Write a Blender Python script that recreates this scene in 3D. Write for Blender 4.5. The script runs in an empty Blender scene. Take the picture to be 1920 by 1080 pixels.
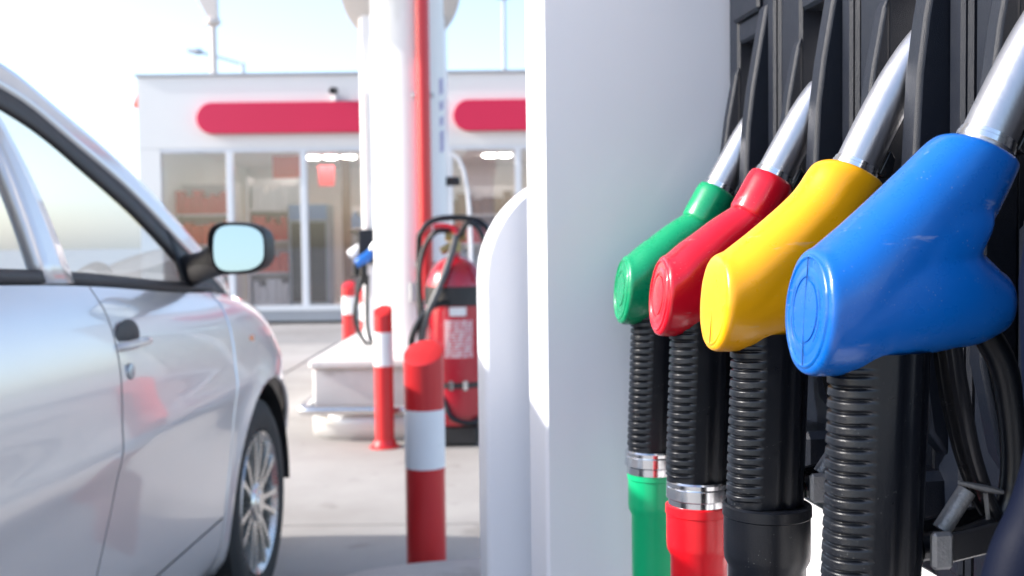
import bpy, math, random
from mathutils import Vector, Matrix
random.seed(7)
PI = math.pi
S = bpy.context.scene
COL = S.collection

# ------------------------------------------------------------------ camera
FPX = 2000.0
_p = math.atan(84 / FPX); _r = 0.012
CAM = Vector((0, 0, 1.06))
FW = Vector((0, math.cos(_p), -math.sin(_p))); _U0 = Vector((0, math.sin(_p), math.cos(_p))); _R0 = Vector((1, 0, 0))
RT = _R0 * math.cos(_r) - _U0 * math.sin(_r); UP = _U0 * math.cos(_r) + _R0 * math.sin(_r)
cd = bpy.data.cameras.new('camera'); cam = bpy.data.objects.new('camera', cd); COL.objects.link(cam)
m = Matrix.Identity(4)
for i in range(3):
    m[i][0] = RT[i]; m[i][1] = UP[i]; m[i][2] = -FW[i]; m[i][3] = CAM[i]
cam.matrix_world = m
cd.sensor_width = 36; cd.lens = 36 * FPX / 1920; cd.clip_start = 0.02; cd.clip_end = 3000
cd.dof.use_dof = True; cd.dof.focus_distance = 0.76; cd.dof.aperture_fstop = 9.0
S.camera = cam

# ------------------------------------------------------------------ light
SUN_EL = math.radians(29.5); SUN_AZ = math.radians(-94)      # azimuth from +Y towards +X
w = bpy.data.worlds.new('World'); S.world = w; w.use_nodes = True
wn = w.node_tree.nodes; bg = wn['Background']
sky = wn.new('ShaderNodeTexSky'); sky.sky_type = 'NISHITA'; sky.sun_disc = False
sky.sun_elevation = SUN_EL; sky.sun_rotation = SUN_AZ; sky.air_density = 0.9; sky.dust_density = 1.8; sky.ozone_density = 1.0
w.node_tree.links.new(sky.outputs[0], bg.inputs[0]); bg.inputs[1].default_value = 0.15
sd = bpy.data.lights.new('sun', 'SUN'); sun = bpy.data.objects.new('sun', sd); COL.objects.link(sun)
sd.energy = 2.35; sd.angle = math.radians(0.5); sd.color = (1.0, 0.97, 0.93)
sv = Vector((math.sin(SUN_AZ) * math.cos(SUN_EL), math.cos(SUN_AZ) * math.cos(SUN_EL), math.sin(SUN_EL)))
sun.rotation_euler = sv.to_track_quat('Z', 'Y').to_euler(); sun.location = sv * 40
S.view_settings.view_transform = 'Standard'; S.view_settings.look = 'None'
S.view_settings.gamma = 1; S.view_settings.use_curve_mapping = False
S.view_settings.exposure = 1.5
S.cycles.caustics_reflective = False; S.cycles.caustics_refractive = False

# ------------------------------------------------------------------ helpers
def ray(x, y): return FW + RT * ((x - 960) / FPX) + UP * ((540 - y) / FPX)
def at(x, y, d):
    q = ray(x, y); return CAM + q * (d / q.y)

def tag(o, label=None, cat=None, group=None, kind=None):
    if label: o['label'] = label
    if cat: o['category'] = cat
    if group: o['group'] = group
    if kind: o['kind'] = kind
    return o

def empty(name, loc, rz=0, label=None, cat=None, group=None):
    o = bpy.data.objects.new(name, None); COL.objects.link(o)
    o.location = loc; o.rotation_euler = (0, 0, rz); o.empty_display_size = 0.1
    return tag(o, label, cat, group)

def link(me_obj, parent): 
    COL.objects.link(me_obj)
    if parent: me_obj.parent = parent
    return me_obj

def copy_tree(o, parent=None):
    c = o.copy(); COL.objects.link(c)
    if parent: c.parent = parent
    for ch in list(o.children): copy_tree(ch, c)
    return c

class MB:
    def __init__(s): s.v = []; s.f = []
    def add(s, vs, fs):
        n = len(s.v); s.v += [tuple(v) for v in vs]; s.f += [tuple(i + n for i in f) for f in fs]; return s
    def box(s, c, sz, rz=0, ry=0, rx=0, bev=0):
        x, y, z = sz[0] / 2, sz[1] / 2, sz[2] / 2
        R = Matrix.Rotation(rz, 3, 'Z') @ Matrix.Rotation(ry, 3, 'Y') @ Matrix.Rotation(rx, 3, 'X')
        c = Vector(c)
        if bev <= 0:
            vs = [R @ Vector((a * x, b * y, d * z)) + c for a in (-1, 1) for b in (-1, 1) for d in (-1, 1)]
            fs = [(0, 1, 3, 2), (4, 6, 7, 5), (0, 4, 5, 1), (2, 3, 7, 6), (0, 2, 6, 4), (1, 5, 7, 3)]
            return s.add(vs, fs)
        b = min(bev, x * .95, y * .95, z * .95)
        rings = []
        for (k, zz) in ((b, -z), (0, -z + b), (0, z - b), (b, z)):
            X, Y = x - k, y - k
            cx, cy = X - (b if k == 0 else 0), Y - (b if k == 0 else 0)
            if k: pts = [(-X + 0, -Y), (X, -Y), (X, -Y), (X, Y), (X, Y), (-X, Y), (-X, Y), (-X, -Y)]
            else: pts = [(-cx, -Y), (cx, -Y), (X, -cy), (X, cy), (cx, Y), (-cx, Y), (-X, cy), (-X, -cy)]
            rings.append([R @ Vector((p[0], p[1], zz)) + c for p in pts])
        vs = [p for r in rings for p in r]; fs = []
        for j in range(3):
            for i in range(8):
                i2 = (i + 1) % 8; fs.append((j * 8 + i, j * 8 + i2, j * 8 + 8 + i2, j * 8 + 8 + i))
        fs.append((7, 5, 3, 1)); fs.append((25, 27, 29, 31))
        return s.add(vs, fs)
    def rings(s, rs, cap0=True, cap1=True):
        n = len(rs[0]); vs = [p for r in rs for p in r]; fs = []
        for j in range(len(rs) - 1):
            for i in range(n):
                i2 = (i + 1) % n
                fs.append((j * n + i, j * n + i2, (j + 1) * n + i2, (j + 1) * n + i))
        if cap0: fs.append(tuple(range(n - 1, -1, -1)))
        if cap1: fs.append(tuple((len(rs) - 1) * n + i for i in range(n)))
        return s.add(vs, fs)
    def lathe(s, prof, n=32, c=(0, 0, 0), axis='Z', caps=(True, True)):
        c = Vector(c); rs = []
        for (r, h) in prof:
            ring = []
            for i in range(n):
                a = 2 * PI * i / n; p = (r * math.cos(a), r * math.sin(a), h)
                if axis == 'X': p = (p[2], p[0], p[1])
                elif axis == 'Y': p = (p[1], p[2], p[0])
                ring.append(c + Vector(p))
            rs.append(ring)
        return s.rings(rs, *caps)
    def tube(s, pts, r, n=10, caps=True, smooth=0, ell=None):
        P = [Vector(p) for p in pts]
        if smooth: P = catmull(P, smooth)
        R = r if isinstance(r, (list, tuple)) else None
        rs = []; up = None
        for i, p in enumerate(P):
            t = (P[min(i + 1, len(P) - 1)] - P[max(i - 1, 0)]).normalized()
            if up is None:
                up = Vector((0, 0, 1)) if abs(t.z) < .9 else Vector((1, 0, 0))
            a = (up - t * up.dot(t)).normalized(); b = t.cross(a); up = a
            rr = r if R is None else interp(R, i / (len(P) - 1))
            ea, eb = ell or (1, 1)
            rs.append([p + a * (rr * ea * math.cos(2 * PI * k / n)) + b * (rr * eb * math.sin(2 * PI * k / n)) for k in range(n)])
        return s.rings(rs, caps, caps)
    def grid(s, fn, nu, nv):
        vs = [fn(i / nu, j / nv) for j in range(nv + 1) for i in range(nu + 1)]; fs = []
        for j in range(nv):
            for i in range(nu):
                a = j * (nu + 1) + i; fs.append((a, a + 1, a + nu + 2, a + nu + 1))
        return s.add(vs, fs)
    def prism(s, poly, fn0, fn1):
        n = len(poly); vs = [fn0(*p) for p in poly] + [fn1(*p) for p in poly]
        fs = [tuple(range(n - 1, -1, -1)), tuple(range(n, 2 * n))]
        for i in range(n):
            i2 = (i + 1) % n; fs.append((i, i2, n + i2, n + i))
        return s.add(vs, fs)
    def mesh(s, name, mat, smooth=True, angle=35):
        me = bpy.data.meshes.new(name); me.from_pydata([tuple(v) for v in s.v], [], s.f); me.validate(); me.update()
        if mat: me.materials.append(mat)
        if smooth:
            me.polygons.foreach_set('use_smooth', [True] * len(me.polygons))
            try: me.set_sharp_from_angle(angle=math.radians(angle))
            except Exception: pass
        return me
    def build(s, name, mat, parent=None, smooth=True, angle=35, bevel=0, solid=0, recalc=True):
        me = s.mesh(name, mat, smooth, angle)
        if recalc:
            import bmesh
            b = bmesh.new(); b.from_mesh(me); bmesh.ops.recalc_face_normals(b, faces=b.faces); b.to_mesh(me); b.free()
        o = bpy.data.objects.new(name, me); link(o, parent)
        if solid:
            md = o.modifiers.new('solid', 'SOLIDIFY'); md.thickness = solid; md.offset = -1
        if bevel:
            md = o.modifiers.new('bevel', 'BEVEL'); md.width = bevel; md.segments = 2; md.limit_method = 'ANGLE'; md.angle_limit = math.radians(40)
        return o

def catmull(P, k):
    out = []
    for i in range(len(P) - 1):
        p0 = P[i - 1] if i else P[0] * 2 - P[1]; p1, p2 = P[i], P[i + 1]
        p3 = P[i + 2] if i + 2 < len(P) else P[-1] * 2 - P[-2]
        for j in range(k):
            t = j / k
            out.append(.5 * ((2 * p1) + (p2 - p0) * t + (2 * p0 - 5 * p1 + 4 * p2 - p3) * t * t + (3 * p1 - p0 - 3 * p2 + p3) * t ** 3))
    out.append(P[-1]); return out

def interp(tab, t):
    """tab: list of values (even spacing) or of (t, value) pairs"""
    if not isinstance(tab[0], (list, tuple)):
        tab = [(i / (len(tab) - 1), v) for i, v in enumerate(tab)]
    if t <= tab[0][0]: return tab[0][1]
    for (a, x), (b, y) in zip(tab, tab[1:]):
        if t <= b:
            return x + (y - x) * (t - a) / (b - a)
    return tab[-1][1]

def sinterp(tab, t):
    """smooth (monotone cubic-ish) interpolation of (t, value) pairs"""
    if t <= tab[0][0]: return tab[0][1]
    if t >= tab[-1][0]: return tab[-1][1]
    for i in range(len(tab) - 1):
        if t <= tab[i + 1][0]:
            (x1, y1), (x2, y2) = tab[i], tab[i + 1]
            x0, y0 = tab[i - 1] if i else (2 * x1 - x2, 2 * y1 - y2)
            x3, y3 = tab[i + 2] if i + 2 < len(tab) else (2 * x2 - x1, 2 * y2 - y1)
            m1 = (y2 - y0) / (x2 - x0); m2 = (y3 - y1) / (x3 - x1); h = x2 - x1; u = (t - x1) / h
            return (2*u**3-3*u**2+1)*y1 + (u**3-2*u**2+u)*h*m1 + (-2*u**3+3*u**2)*y2 + (u**3-u**2)*h*m2

def resample(P, n):
    d = [0]
    for a, b in zip(P, P[1:]): d.append(d[-1] + (b - a).length)
    out = []
    for i in range(n):
        t = d[-1] * i / (n - 1); k = 0
        while k < len(d) - 2 and d[k + 1] < t: k += 1
        f = 0 if d[k + 1] == d[k] else (t - d[k]) / (d[k + 1] - d[k])
        out.append(P[k].lerp(P[k + 1], f))
    return out

# ------------------------------------------------------------------ materials
def mat(name, col, rough=.5, metal=0, var=.06, vscale=6, bump=0, bscale=200, coat=0, spec=.5, rvar=.08, dust=0, emit=0, sss=0, scuff=None):
    m = bpy.data.materials.new(name); m.use_nodes = True
    N = m.node_tree.nodes; L = m.node_tree.links; B = N['Principled BSDF']
    B.inputs['Roughness'].default_value = rough; B.inputs['Metallic'].default_value = metal
    B.inputs['Specular IOR Level'].default_value = spec
    if coat: B.inputs['Coat Weight'].default_value = coat; B.inputs['Coat Roughness'].default_value = .04
    tc = N.new('ShaderNodeTexCoord')
    nz = N.new('ShaderNodeTexNoise'); nz.inputs['Scale'].default_value = vscale; nz.inputs['Detail'].default_value = 6
    L.new(tc.outputs['Object'], nz.inputs['Vector'])
    mx = N.new('ShaderNodeMix'); mx.data_type = 'RGBA'
    mx.inputs['A'].default_value = (*[max(0, c * (1 - var)) for c in col], 1)
    mx.inputs['B'].default_value = (*[min(1, c * (1 + var)) for c in col], 1)
    L.new(nz.outputs['Fac'], mx.inputs['Factor']); out = mx.outputs['Result']
    if dust:
        vz = N.new('ShaderNodeTexVoronoi'); vz.inputs['Scale'].default_value = 420; L.new(tc.outputs['Object'], vz.inputs['Vector'])
        r = N.new('ShaderNodeValToRGB'); r.color_ramp.elements[0].position = .06; r.color_ramp.elements[0].color = (1, 1, 1, 1)
        r.color_ramp.elements[1].position = .12; r.color_ramp.elements[1].color = (0, 0, 0, 1)
        L.new(vz.outputs['Distance'], r.inputs['Fac'])
        n2 = N.new('ShaderNodeTexNoise'); n2.inputs['Scale'].default_value = 45; n2.inputs['Detail'].default_value = 3; L.new(tc.outputs['Object'], n2.inputs['Vector'])
        r2 = N.new('ShaderNodeValToRGB'); r2.color_ramp.elements[0].position = .52; r2.color_ramp.elements[1].position = .62
        L.new(n2.outputs['Fac'], r2.inputs['Fac'])
        mu = N.new('ShaderNodeMath'); mu.operation = 'MULTIPLY'; L.new(r.outputs['Color'], mu.inputs[0]); L.new(r2.outputs['Color'], mu.inputs[1])
        m3 = N.new('ShaderNodeMath'); m3.operation = 'MULTIPLY'; m3.inputs[1].default_value = dust; L.new(mu.outputs[0], m3.inputs[0])
        md = N.new('ShaderNodeMix'); md.data_type = 'RGBA'; md.inputs['B'].default_value = (.75, .75, .72, 1)
        L.new(out, md.inputs['A']); L.new(m3.outputs[0], md.inputs['Factor']); out = md.outputs['Result']
    if scuff:
        ms = N.new('ShaderNodeMapping'); ms.inputs['Scale'].default_value = scuff[1]; ms.inputs['Rotation'].default_value = (.3, .6, .2); L.new(tc.outputs['Object'], ms.inputs['Vector'])
        ns = N.new('ShaderNodeTexNoise'); ns.inputs['Scale'].default_value = 1; ns.inputs['Detail'].default_value = 7; ns.inputs['Roughness'].default_value = .62; L.new(ms.outputs[0], ns.inputs['Vector'])
        rs_ = N.new('ShaderNodeValToRGB'); rs_.color_ramp.elements[0].position = scuff[2]; rs_.color_ramp.elements[1].position = scuff[2] + .05; L.new(ns.outputs['Fac'], rs_.inputs['Fac'])
        mf = N.new('ShaderNodeMath'); mf.operation = 'MULTIPLY'; mf.inputs[1].default_value = scuff[0]; L.new(rs_.outputs['Color'], mf.inputs[0])
        mm = N.new('ShaderNodeMix'); mm.data_type = 'RGBA'; mm.inputs['B'].default_value = (*scuff[3], 1); L.new(out, mm.inputs['A']); L.new(mf.outputs[0], mm.inputs['Factor']); out = mm.outputs['Result']
    L.new(out, B.inputs['Base Color'])
    if rvar:
        mr = N.new('ShaderNodeMapRange'); mr.inputs['To Min'].default_value = max(.02, rough - rvar); mr.inputs['To Max'].default_value = min(1, rough + rvar)
        n3 = N.new('ShaderNodeTexNoise'); n3.inputs['Scale'].default_value = vscale * 3; n3.inputs['Detail'].default_value = 8; L.new(tc.outputs['Object'], n3.inputs['Vector'])
        L.new(n3.outputs['Fac'], mr.inputs['Value']); L.new(mr.outputs[0], B.inputs['Roughness'])
    if bump:
        nb = N.new('ShaderNodeTexNoise'); nb.inputs['Scale'].default_value = bscale; nb.inputs['Detail'].default_value = 4; L.new(tc.outputs['Object'], nb.inputs['Vector'])
        bp = N.new('ShaderNodeBump'); bp.inputs['Strength'].default_value = bump; bp.inputs['Distance'].default_value = .002
        L.new(nb.outputs['Fac'], bp.inputs['Height']); L.new(bp.outputs[0], B.inputs['Normal'])
    if emit:
        B.inputs['Emission Color'].default_value = (*col, 1); B.inputs['Emission Strength'].default_value = emit
    if sss:
        B.inputs['Subsurface Weight'].default_value = sss; B.inputs['Subsurface Radius'].default_value = (.004, .004, .004); B.inputs['Subsurface Scale'].default_value = 1
    return m

def glass_mat(name, tint, r0=.06, rough=0.0):
    m = bpy.data.materials.new(name); m.use_nodes = True
    N = m.node_tree.nodes; L = m.node_tree.links; N.remove(N['Principled BSDF']); out = N['Material Output']
    t = N.new('ShaderNodeBsdfTransparent'); t.inputs[0].default_value = (*tint, 1)
    g = N.new('ShaderNodeBsdfGlossy'); g.inputs['Roughness'].default_value = rough
    lw = N.new('ShaderNodeLayerWeight'); lw.inputs[0].default_value = .5
    pw = N.new('ShaderNodeMath'); pw.operation = 'POWER'; pw.inputs[1].default_value = 5; L.new(lw.outputs['Facing'], pw.inputs[0])
    f = N.new('ShaderNodeMath'); f.operation = 'MULTIPLY_ADD'; f.inputs[1].default_value = 1 - r0; f.inputs[2].default_value = r0; L.new(pw.outputs[0], f.inputs[0])
    mx = N.new('ShaderNodeMixShader'); L.new(f.outputs[0], mx.inputs[0]); L.new(t.outputs[0], mx.inputs[1]); L.new(g.outputs[0], mx.inputs[2])
    L.new(mx.outputs[0], out.inputs[0]); return m

def concrete(name, col, scale=1.2, joint=0):
    m = mat(name, col, .85, 0, .10, scale, .5, 60, 0, .3)
    N = m.node_tree.nodes; L = m.node_tree.links; B = N['Principled BSDF']
    src = B.inputs['Base Color'].links[0].from_socket
    tc = N.new('ShaderNodeNewGeometry')
    n = N.new('ShaderNodeTexNoise'); n.inputs['Scale'].default_value = .55; n.inputs['Detail'].default_value = 10; n.inputs['Roughness'].default_value = .65
    L.new(tc.outputs['Position'], n.inputs['Vector'])
    r = N.new('ShaderNodeValToRGB'); r.color_ramp.elements[0].position = .38; r.color_ramp.elements[0].color = (.80, .79, .78, 1)
    r.color_ramp.elements[1].position = .58; r.color_ramp.elements[1].color = (1, 1, 1, 1); L.new(n.outputs['Fac'], r.inputs['Fac'])
    mu = N.new('ShaderNodeMix'); mu.data_type = 'RGBA'; mu.blend_type = 'MULTIPLY'; mu.inputs['Factor'].default_value = 1
    L.new(src, mu.inputs['A']); L.new(r.outputs['Color'], mu.inputs['B'])
    # small drips and stains
    v = N.new('ShaderNodeTexNoise'); v.inputs['Scale'].default_value = 5; v.inputs['Detail'].default_value = 4; L.new(tc.outputs['Position'], v.inputs['Vector'])
    r2 = N.new('ShaderNodeValToRGB'); r2.color_ramp.elements[0].position = .30; r2.color_ramp.elements[0].color = (.78, .77, .76, 1)
    r2.color_ramp.elements[1].position = .38; r2.color_ramp.elements[1].color = (1, 1, 1, 1); L.new(v.outputs['Fac'], r2.inputs['Fac'])
    m2 = N.new('ShaderNodeMix'); m2.data_type = 'RGBA'; m2.blend_type = 'MULTIPLY'; m2.inputs['Factor'].default_value = 1
    L.new(mu.outputs['Result'], m2.inputs['A']); L.new(r2.outputs['Color'], m2.inputs['B'])
    L.new(m2.outputs['Result'], B.inputs['Base Color']); return m

M = dict(
    blue=mat('blue_plastic', (.0005, .105, .43), .29, 0, .05, 30, .05, 900, .15, .5, .08, dust=.4, scuff=(.22, (14, 60, 110), .66, (.6, .6, .62))),
    yellow=mat('yellow_plastic', (.90, .40, .002), .30, 0, .05, 30, .05, 900, .15, .5, .08, dust=.4, scuff=(.22, (14, 60, 110), .66, (.6, .6, .62))),
    red=mat('red_plastic', (.60, .004, .018), .22, 0, .05, 30, .05, 900, .25, .5, .08, dust=.3, scuff=(.22, (14, 60, 110), .66, (.6, .6, .62))),
    green=mat('green_plastic', (.0, .28, .11), .28, 0, .05, 30, .05, 900, .2, .5, .08, dust=.2),
    red_sl=mat('red_sleeve_plastic', (.80, .006, .015), .32, 0, .05, 30, .04, 700, .1),
    green_sl=mat('green_sleeve_plastic', (.004, .46, .18), .32, 0, .05, 30, .04, 700, .1),
    alu=mat('brushed_aluminium', (.50, .50, .52), .36, 1, .05, 40, .05, 500, 0, .5, .06),
    steel=mat('polished_steel', (.72, .72, .73), .16, 1, .04, 60, 0, 1, 0, .5, .05),
    rubber=mat('black_rubber', (.004, .005, .008), .32, 0, .15, 30, .08, 900, 0, .40, .1, dust=.25),
    blackp=mat('black_holster_plastic', (.0035, .006, .013), .44, 0, .15, 20, .30, 1400, 0, .36, .08, dust=.10),
    hole=mat('deep_recess_black', (.004, .004, .005), .8, 0, .1, 20),
    blackg=mat('glossy_black_plastic', (.010, .010, .012), .25, 0, .1, 20, .03, 500, .1),
    greyhose=mat('grey_hose_rubber', (.06, .06, .065), .45, 0, .1, 20),
    navy=mat('navy_rubber', (.002, .004, .014), .6, 0, .1, 20, .1, 500, 0, .12),
    white=mat('white_painted_steel', (.84, .83, .85), .38, 0, .02, 3, .02, 300, .1, .5, .08),
    whitepost=mat('white_pillar_paint', (.80, .80, .80), .5, 0, .02, 2, .05, 120, scuff=(.25, (6, 6, 1.2), .62, (.55, .53, .50))),
    facade=mat('white_facade_panel', (.76, .755, .74), .5, 0, .03, .7, .03, 100),
    signred=mat('crimson_sign_panel', (.62, .012, .07), .4, 0, .06, .9),
    bred=mat('red_bollard_paint', (.58, .018, .022), .38, 0, .10, 9, .12, 90, .15, .5, .12, scuff=(.55, (16, 16, 22), .67, (.32, .22, .20))),
    bwhite=mat('white_reflective_band', (.84, .82, .82), .4, 0, .05, 12, .04, 200, scuff=(.5, (10, 10, 18), .64, (.45, .42, .40))),
    exred=mat('red_extinguisher_paint', (.40, .008, .022), .25, 0, .06, 6, .02, 100, .5),
    pipe=mat('red_pipe_paint', (.58, .02, .025), .35, 0, .06, 6, .03, 100, .2),
    paint=mat('silver_car_paint', (.67, .64, .64), .32, .5, .02, 3, .01, 900, 1.0, .5, .03),
    dark=mat('dark_trim', (.020, .019, .020), .5, 0, .1, 10, .05, 300),
    trim=mat('window_trim_rubber', (.045, .040, .042), .6, 0, .1, 10),
    seat=mat('grey_seat_fabric', (.10, .10, .11), .85, 0, .15, 30, .2, 300),
    mirror=mat('mirror_glass', (.48, .56, .59), .03, 1, .0, 1, 0, 1, 0, .5, 0),
    tyre=mat('tyre_rubber', (.016, .016, .017), .75, 0, .2, 14, .2, 120),
    rim=mat('alloy_rim', (.62, .60, .57), .28, .9, .04, 12, 0, 1, .2),
    amber=mat('amber_lens', (.75, .18, .01), .2, 0, .05, 10, coat=.5),
    tail=mat('red_lens', (.45, .01, .01), .15, 0, .05, 10, coat=.5),
    headl=mat('headlight_lens', (.7, .72, .75), .08, .3, .05, 10, coat=.8),
    dullmetal=mat('dull_cast_metal', (.22, .22, .225), .5, .7, .2, 200, .3, 600),
    brass=mat('aged_brass', (.40, .31, .14), .4, .9, .15, 20),
    label=mat('label_paper', (.72, .70, .70), .5, 0, .04, 20),
    greysteel=mat('galvanised_steel', (.45, .46, .48), .4, .8, .1, 10),
    mullion=mat('white_window_frame', (.70, .72, .76), .4, 0, .03, 4),
    shelfw=mat('shop_white', (.78, .71, .70), .6, 0, .04, 2),
    shopred=mat('shop_red', (.62, .05, .06), .5, 0, .1, 3),
    shoporange=mat('shop_orange', (.74, .11, .06), .5, 0, .1, 3),
    shopblue=mat('shop_blue', (.16, .24, .42), .5, 0, .1, 3),
    shopbrown=mat('shop_brown', (.30, .17, .12), .6, 0, .1, 3),
    shopgrey=mat('shop_grey', (.30, .31, .34), .6, 0, .1, 3),
    lampglow=mat('ceiling_lamp_glow', (1, .97, .92), .5, 0, 0, 1, emit=20),
    violet=mat('violet_print', (.42, .38, .58), .5, 0, .1, 20),
    glass=glass_mat('shop_pane_glass', (.96, .96, .96), .09),
    cglass=glass_mat('car_window_glass', (.88, .89, .89), .12),
    slab=concrete('forecourt_concrete', (.385, .364, .345)),
    kerbc=concrete('kerb_concrete', (.58, .52, .47), 3),
    plinthc=concrete('plinth_concrete', (.74, .72, .70), 3),
    asphalt=concrete('pale_asphalt', (.30, .29, .285), 6),
    ground=concrete('far_ground', (.36, .34, .31), .4),
    lampgrey=mat('lamp_post_grey', (.36, .38, .42), .5, .3),
    beigew=mat('pale_metal_skirt', (.66, .65, .64), .35, .3, .05, 4),
    beige=mat('beige_painted_metal', (.60, .54, .50), .5, 0, .04, 3),
)

# ------------------------------------------------------------------ setting: ground
g = MB(); g.box((0, 300, -.16), (1600, 1600, .2)); tag(g.build('ground', M['ground'], smooth=False), kind='structure')
g = MB(); g.box((0, 13.1, -.05), (60, 3.0, .08)); tag(g.build('road', M['asphalt'], smooth=False), kind='structure')
fc = MB(); fc.box((0, 4.0, -.056), (24, 15.1, .06)); fco = fc.build('forecourt', M['asphalt'], smooth=False); tag(fco, kind='structure')
sm = MB(); sm.box((0, 0, -.012), (2.386, 2.486, .024), bev=.006); slab_me = sm.mesh('slab', M['slab'])
for i in range(9):
    for j in range(6):
        o = bpy.data.objects.new('slab', slab_me); link(o, fco)
        o.location = (-10.3 + i * 2.4, -2.25 + j * 2.5, random.uniform(-.0015, .0015)); o.rotation_euler = (0, 0, PI * random.randint(0, 1))

# ------------------------------------------------------------------ near dispenser (frame: x into the panel, y away along the row)
H = math.atan(270 / FPX)
OX, OY, OZ = 0.17531, 0.62, 1.01786
disp = empty('fuel_dispenser', (OX, OY, 0), H, 'large white fuel dispenser in the foreground with black nozzle holsters and tall side column', 'fuel dispenser')
SP = .1736
def zz(z): return OZ + z
# kerb island below it (structure)
def island(cx, w_, y0, y1, h, name, rz, origin, m):
    b = MB(); pts = []
    r = w_ / 2; ke = .34
    for k in range(25):
        a = PI * k / 24; c_, s_ = math.cos(a), math.sin(a)
        pts.append((cx + r * math.copysign(abs(c_) ** .7, c_), y1 - r * ke + r * ke * abs(s_) ** .8))
    for k in range(25):
        a = PI + PI * k / 24; c_, s_ = math.cos(a), math.sin(a)
        pts.append((cx + r * math.copysign(abs(c_) ** .7, c_), y0 + r * ke - r * ke * abs(s_) ** .8))
    def sh(d, z): 
        out = []
        for (x, y) in pts:
            yc = min(max(y, y0 + r), y1 - r); v = Vector((x - cx, y - yc)); l = v.length
            f = (l - d) / l if l > 1e-6 else 1
            out.append(Vector((cx + v.x * f, yc + v.y * f, z)))
        return out
    b.rings([sh(0, -.03), sh(0, h - .02), sh(.006, h - .006), sh(.02, h)])
    o = b.build(name, m); o.location = origin; o.rotation_euler = (0, 0, rz); return tag(o, kind='structure')
island(.20, 1.14, -1.9, 2.47, .15, 'kerb_island', H, (OX, OY, 0), M['kerbc'])

b = MB(); b.box((.42, .15, 1.02), (.44, .90, 1.74), bev=.01); b.build('casing', M['white'], disp)
b = MB(); b.box((.42, .15, 2.03), (.50, 1.26, .24), bev=.02); b.build('top_cover', M['white'], disp)
# tall column at the far end
b = MB(); b.box((.20, .6825, 1.03), (.512, .125, 1.76), bev=.004); b.build('side_column', M['white'], disp)
# rounded low shield beyond the column
pts = []
sx0, sx1, sz1, rr = -.106, .45, zz(.142), .15
pts = [(sx1, .15), (sx0, .15), (sx0, sz1 - rr)]
for k in range(1, 17):
    a = PI - (PI / 2) * k / 16; pts.append((sx0 + rr + rr * math.cos(a), sz1 - rr + rr * math.sin(a)))
pts.append((sx1, sz1))
b = MB(); b.prism(pts, lambda x, z: (x, .80, z), lambda x, z: (x, .90, z)); b.build('rounded_shield', M['white'], disp, bevel=.006)
# base plinth of the dispenser
b = MB(); b.box((.40, .25, .20), (.56, 1.10, .10), bev=.01); b.build('base', M['greysteel'], disp)
# black holster modules
PF = .160     # front plane of the black panel
def holster(k):
    v0 = k * SP
    y0, y1 = v0 - .068, v0 + (.100 if k < 3 else .082)
    hz0, hz1 = zz(.05), zz(.262)
    zb, zt = zz(-.212), zz(.60)
    d = .03
    b = MB(); va, vb = v0 - .0215, v0 + .052
    def slab(ya, yb, za, zb_, x0=PF, x1=PF + d): b.box(((x0 + x1) / 2, (ya + yb) / 2, (za + zb_) / 2), (x1 - x0, yb - ya, zb_ - za), bev=.003)
    slab(y0, va, zb, zt); slab(vb, y1, zb, zt)
    slab(va, vb, zb, hz0, PF + .001); slab(va, vb, hz1, zt, PF + .001)
    o = b.build('holster', M['blackp'], disp)
    # deep opening behind, with a sloping scoop floor
    r = MB(); vm, vw = (va + vb) / 2, vb - va
    r.box((PF + .20, vm, zz(.16)), (.01, vw + .01, .26)); r.box((PF + .115, va - .003, zz(.16)), (.17, .006, .26)); r.box((PF + .115, vm, zz(.272)), (.17, vw, .010))
    r.build('recess', M['hole'], o)
    r = MB(); r.box((PF + .115, vb + .003, zz(.16)), (.17, .006, .26))
    r.prism([(PF + .004, zz(.052)), (PF + .030, zz(.10)), (PF + .085, zz(.215)), (PF + .19, zz(.245)), (PF + .19, zz(.02)), (PF + .004, zz(.02))], lambda x, z: (x, va + .001, z), lambda x, z: (x, vb - .001, z)); r.build('scoop', M['blackp'], o, bevel=.002)
    # near fin, tall wedge
    f = MB(); prof = [(PF + .003, zz(.292)), (.156, zz(.284)), (.149, zz(.245)), (.141, zz(.20)), (.136, zz(.16)), (.133, zz(.10)), (.134, zz(-.02)), (.146, zz(-.10)), (PF + .003, zz(-.12))]
    f.prism(prof, lambda x, z: (x, v0 - .043, z), lambda x, z: (x, v0 - .0208, z)); f.build('fin', M['blackp'], o, bevel=.0085)
    # far fin, lower wedge
    f = MB(); prof = [(PF + .003, zz(.240)), (.157, zz(.228)), (.148, zz(.18)), (.140, zz(.12)), (.137, zz(.05)), (.137, zz(-.04)), (.150, zz(-.10)), (PF + .003, zz(-.12))]
    f.prism(prof, lambda x, z: (x, v0 + .051, z), lambda x, z: (x, v0 + .068, z)); f.build('fin', M['blackp'], o, bevel=.006)
    # cover plate over the opening, proud of the module
    f = MB(); f.box((PF - .002, vm, zz(.325)), (.008, vw + .004, .080), bev=.003); f.build('cover_plate', M['blackp'], o)
    # raised vertical rib at module edge
    f = MB(); f.box((PF - .001, v0 - .056, zz(.2)), (.006, .018, .80), bev=.0025); f.build('edge_rib', M['blackp'], o)
    # resting cradle under the nozzle
    f = MB(); f.box((.146, v0, zz(-.155)), (.040, .075, .05), bev=.006); f.build('cradle', M['blackp'], o)
    return o
for k in range(4): holster(k)
# two plain modules nearer than the blue one
for k in (-1,):
    b = MB(); b.box((PF + .015, k * SP + .016, zz(.194)), (.03, .165, .81), bev=.003); b.build('blank_panel', M['blackp'], disp)

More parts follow.
